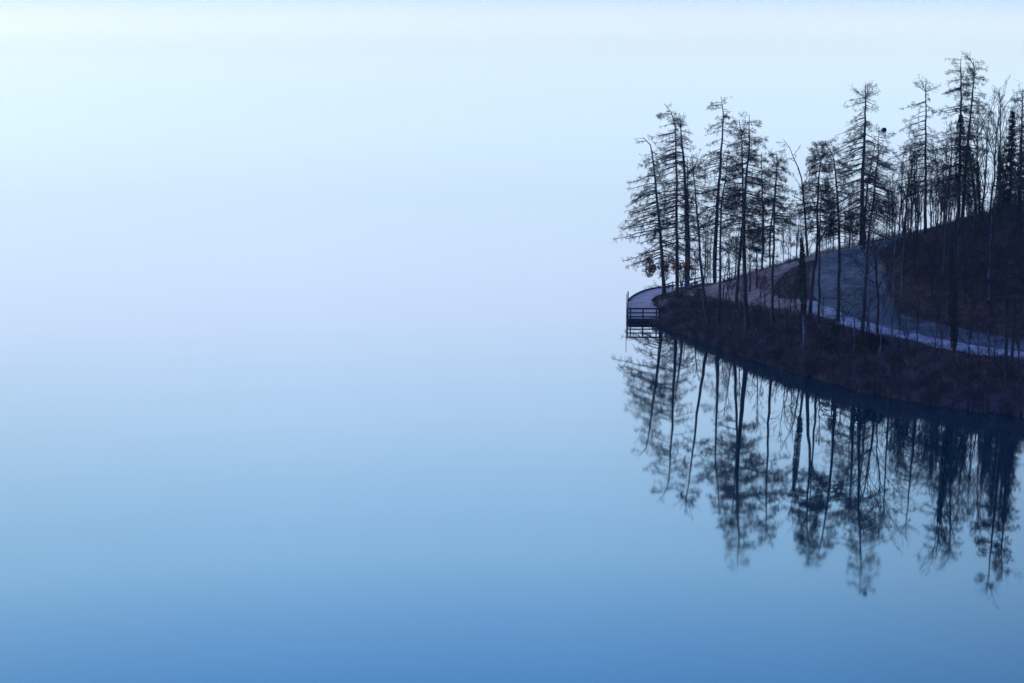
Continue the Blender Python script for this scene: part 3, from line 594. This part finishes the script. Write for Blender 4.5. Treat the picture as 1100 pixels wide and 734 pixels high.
# ------------------------------------------------------------------ jetty with its railing, fence, marker
ZD = .5
def dz(x, y): return at_z(x, y, ZD)
A0, B0 = dz(674.2, 342.4), dz(708.5, 342.4)
outer = np.array([A0, dz(674.4, 332), dz(674.8, 323.5), dz(680, 318.6), dz(687, 314.8), dz(695, 311.9), dz(704, 309.9), dz(713, 308.8), dz(724, 307)])
inner = np.array([B0, dz(707.5, 336), dz(706.5, 331), dz(703, 326), dz(700, 322.6), dz(704, 319), dz(710, 316.6), dz(717, 315), dz(727, 312.5)])
root = thing('jetty', 'timber jetty curving round the tip of the wooded point over the water', 'jetty', (A0[0], A0[1], 0)); O = np.array([A0[0], A0[1], 0])
o_, i_ = resample(outer, 60), resample(inner, 60); t = np.linspace(0, 1, 8)[None, :, None]; V = o_[:, None]*(1-t)+i_[:, None]*t
mb = MB(); idx = np.arange(480).reshape(60, 8); f = np.stack([idx[:-1, :-1], idx[:-1, 1:], idx[1:, 1:], idx[1:, :-1]], -1).reshape(-1, 4)
mb.add(V.reshape(-1, 3), f); lo = V.copy(); lo[..., 2] -= .12; mb.add(lo.reshape(-1, 3), f[:, ::-1])
mb.build('boards', M['boards'], root, False, O)
mb = MB()
for ring, sgn in ((o_, 1), (i_, -1)):
    for a, b_ in zip(ring[:-1], ring[1:]): mb.bar(a+[0, 0, -.13], b_+[0, 0, -.13], .12, .28)
mb.bar(A0+[0, 0, -.14], B0+[0, 0, -.14], .14, .30)
for q in (8, 20, 32, 44):
    mb.bar(o_[q]+[0, 0, -.2], i_[q]+[0, 0, -.2], .16, .14)
mb.build('beams', M['dark_wood'], root, False, O)
kb = MB()
q0 = int(np.argmin(np.linalg.norm(o_-outer[2], axis=1)))
for a, b_ in zip(o_[q0:-1], o_[q0+1:]): kb.bar(a+[.03, 0, .09], b_+[.03, 0, .09], .12, .16)
kb.build('kerb', M['dark_wood'], root, False, O)
for p in list(o_[::9])+[A0*.66+B0*.34, A0*.34+B0*.66, i_[2]]:
    mb = MB(); c_ = np.array([p[0], p[1]+.05, 0]); mb.tubes(np.array([c_+[0, 0, -2.5], c_+[0, 0, .3]]), np.array([.12, .12]), 8, True); mb.build('pile', M['dark_wood'], root, False, O)
rail = thing('railing', None, None); rail.parent = root
rail_pts = [A0*(1-t)+B0*t for t in (0, .09, .48, .9, 1)]
for p in rail_pts:
    mb = MB(); mb.box(p+[0, .02, .56], (.15, .13, 1.2)); mb.build('post', M['dark_wood'], rail, False, O)
for hh, w_ in ((1.17, .17), (.68, .13), (.22, .15)):
    mb = MB(); mb.bar(A0+[-.06, -.05, hh], B0+[.06, -.05, hh], .07, w_); mb.build('rail', M['dark_wood'], rail, False, O)
    mb = MB(); mb.bar(A0+[-.06, .03, hh+.003], outer[2]+[-.06, 0, hh*.98], .05, w_*.8); mb.build('rail', M['dark_wood'], rail, False, O)
    mb = MB(); mb.bar(B0+[.06, .03, hh+.003], inner[2]+[.06, 0, hh], .05, w_*.8); mb.build('rail', M['dark_wood'], rail, False, O)
for p in (outer[1], outer[2], inner[2]):
    mb = MB(); mb.box(p+[0, .02, .56], (.10, .10, 1.2)); mb.build('post', M['dark_wood'], rail, False, O)
mb = MB(); c_ = A0+[-.14, 0, 0]; mb.tubes(np.array([c_+[0, 0, -2.6], c_+[0, 0, 2.9]]), np.array([.04, .032]), 8, True); mb.build('mooring_pole', M['dark_wood'], root, False, O)
def fence(label, px_, hgt, gap):
    P = resample(np.array([ground_hit(x, y) for x, y in px_])[:, :2], gap); P = np.hstack([P, tz(P[:, 0], P[:, 1], False)[:, None]])
    r_ = thing('rail_fence', label, 'fence', P[0])
    for p in P: mb = MB(); mb.box(p+[0, 0, hgt/2-.15], (.11, .11, hgt+.3)); mb.build('post', M['dark_wood'], r_, False, P[0])
    for hh in (hgt*.92, hgt*.5):
        mb = MB()
        for a, b_ in zip(P[:-1], P[1:]): mb.bar(a+[0, -.08, hh], b_+[0, -.08, hh], .05, .12)
        mb.build('rail', M['dark_wood'], r_, False, P[0])
fence('dark rail fence along the back edge of the point, behind the trunks', [(713, 313.5), (727, 311), (741, 309), (755, 305.5)], 1.0, 7)
fence('dark rail fence on the near side between wedge and sandy path', [(711, 326.5), (722, 322.5), (735, 316.5), (749, 311.5)], 1.0, 8)
p = ground_hit(736, 313); root = thing('marker_post', 'small bright blue plate on a short post by the rail fence', 'marker', p)
mb = MB(); mb.box((0, 0, .45), (.06, .06, 1.1)); mb.build('post', M['metal'], root)
mb = MB(); mb.box((0, -.05, .85), (.24, .03, .42)); mb.build('plate', M['blue'], root)
# ball of twigs high in the leaning larch
b_ = ground_hit(926.5, 359); c_ = at_D(949.8, 139.8, b_[1]); N = 900
d = unit(rng.normal(size=(N, 3))); q = .19*rng.uniform(.3, 1, N)[:, None]**.5
s_ = d*q; e_ = s_+unit(np.cross(d, rng.normal(size=(N, 3))))*.16; mb = MB(); mb.tubes(np.stack([s_, (s_+e_)/2*1.06, e_], 1), np.full((N, 3), .013))
mb.tubes(np.array([[-.62, 0, -.16], [-.2, 0, -.12], [.1, 0, 0]]), np.array([.035, .03, .02]), 5)
o = mb.build('twig_nest', M['twig']); o.location = c_; tag(o, 'dark round ball of twigs in the top of the right-leaning larch', 'nest')

# ------------------------------------------------------------------ light, sky, air
SUN_EL, SUN_AZ = math.radians(38), math.radians(-75)     # azimuth from +Y, towards -X (left)
W = bpy.data.worlds.new('World'); S.world = W; W.use_nodes = True; nt = W.node_tree
bg = nt.nodes['Background']; sky = nt.nodes.new('ShaderNodeTexSky'); sky.sky_type = 'NISHITA'; sky.sun_disc = False
sky.sun_elevation = SUN_EL; sky.sun_rotation = SUN_AZ; sky.air_density = 1.0; sky.dust_density = 1.0; sky.ozone_density = 4.0
# a luminous bank of mist low over the lake ahead, deep dusk blue higher up and behind the camera
SKY = [(0.0, (4.0, 3.8, 3.6)), (.012, (2.72, 2.76, 2.92)), (.033, (2.08, 2.12, 2.48)), (.061, (2.3, 2.25, 2.62)), (.115, (3.35, 2.85, 2.75)), (.182, (5.45, 4.25, 3.75)), (.242, (6.0, 5.5, 4.7)), (.314, (5.7, 6.6, 6.0)), (.375, (3.4, 5.7, 6.7)), (.50, (.85, 1.6, 3.6)), (.75, (.40, .54, 1.2)), (1.0, (.33, .41, .86))]
tc = nt.nodes.new('ShaderNodeTexCoord'); sp = nt.nodes.new('ShaderNodeSeparateXYZ'); nt.links.new(tc.outputs['Generated'], sp.inputs[0])
rp = ramp(nt, sp.outputs['Z'], [(p, tuple(v/8 for v in c_)) for p, c_ in SKY]); rp.color_ramp.interpolation = 'B_SPLINE' if False else 'LINEAR'
def vmul(a, b_):
    n_ = nt.nodes.new('ShaderNodeVectorMath'); n_.operation = 'MULTIPLY'
    for k_, q_ in ((0, a), (1, b_)):
        if hasattr(q_, 'links'): nt.links.new(q_, n_.inputs[k_])
        else: n_.inputs[k_].default_value = q_
    return n_.outputs[0]
mr = nt.nodes.new('ShaderNodeMapRange'); mr.interpolation_type = 'SMOOTHSTEP'
for k_, v_ in zip((1, 2, 3, 4), (-.9, .75, 0.0, 1.0)): mr.inputs[k_].default_value = v_
nt.links.new(sp.outputs['Y'], mr.inputs[0])
ml = nt.nodes.new('ShaderNodeMapRange')
for k_, v_ in zip((1, 2, 3, 4), (-.5, .5, 0.0, 1.0)): ml.inputs[k_].default_value = v_
nt.links.new(sp.outputs['X'], ml.inputs[0])
rx = ramp(nt, ml.outputs[0], [(.1, (.76, .80, .79)), (.38, (1.03,)*3), (.53, (1.08,)*3), (.66, (1.02,)*3), (.78, (.84, .84, .87))])
rl = ramp(nt, ml.outputs[0], [(.22, (.925, .945, .95)), (.5, (1.02,)*3), (.72, (1.11,)*3)])
mz = nt.nodes.new('ShaderNodeMapRange'); mz.interpolation_type = 'SMOOTHSTEP'
for k_, v_ in zip((1, 2, 3, 4), (.04, .26, .0, 1.0)): mz.inputs[k_].default_value = v_
nt.links.new(sp.outputs['Z'], mz.inputs[0])
col = vmul(vmul(vmul(vmul(sky.outputs[0], rp.outputs[0]), (8, 8, 8)), mix(nt, mr.outputs[0], (.26, .43, 1.25), (1, 1, 1))), mix(nt, mz.outputs[0], rl.outputs[0], rx.outputs[0]))
nt.links.new(col, bg.inputs['Color']); bg.inputs['Strength'].default_value = .12
ld = bpy.data.lights.new('sun', 'SUN'); ld.energy = .32; ld.angle = math.radians(60); ld.color = (1, .80, .68)
sun = bpy.data.objects.new('sun', ld); C.objects.link(sun); sun.location = (-60, 60, 120)
dirv = Vector((math.sin(SUN_AZ)*math.cos(SUN_EL), math.cos(SUN_AZ)*math.cos(SUN_EL), math.sin(SUN_EL)))
sun.rotation_euler = dirv.to_track_quat('Z', 'Y').to_euler()
HAZE = 0.0001
if HAZE:
    m = bpy.data.materials.new('haze'); m.use_nodes = True; nt = m.node_tree; nt.nodes.remove(nt.nodes['Principled BSDF'])
    v = nt.nodes.new('ShaderNodeVolumePrincipled'); v.inputs['Density'].default_value = HAZE; v.inputs['Color'].default_value = (.72, .90, 1, 1); v.inputs['Anisotropy'].default_value = .72
    nt.links.new(v.outputs[0], nt.nodes['Material Output'].inputs['Volume'])
    mb = MB(); mb.box((0, 5300, 20.5), (18400, 11800, 51)); tag(mb.build('haze', m), kind='stuff')
vs = S.view_settings; vs.view_transform = 'Standard'; vs.look = 'None'; vs.gamma = 1; vs.use_curve_mapping = False; vs.exposure = 0.0
cy = S.cycles; cy.use_denoising = True; cy.max_bounces = 6; cy.diffuse_bounces = 3; cy.glossy_bounces = 3; cy.volume_bounces = 2
cy.caustics_reflective = False; cy.caustics_refractive = False
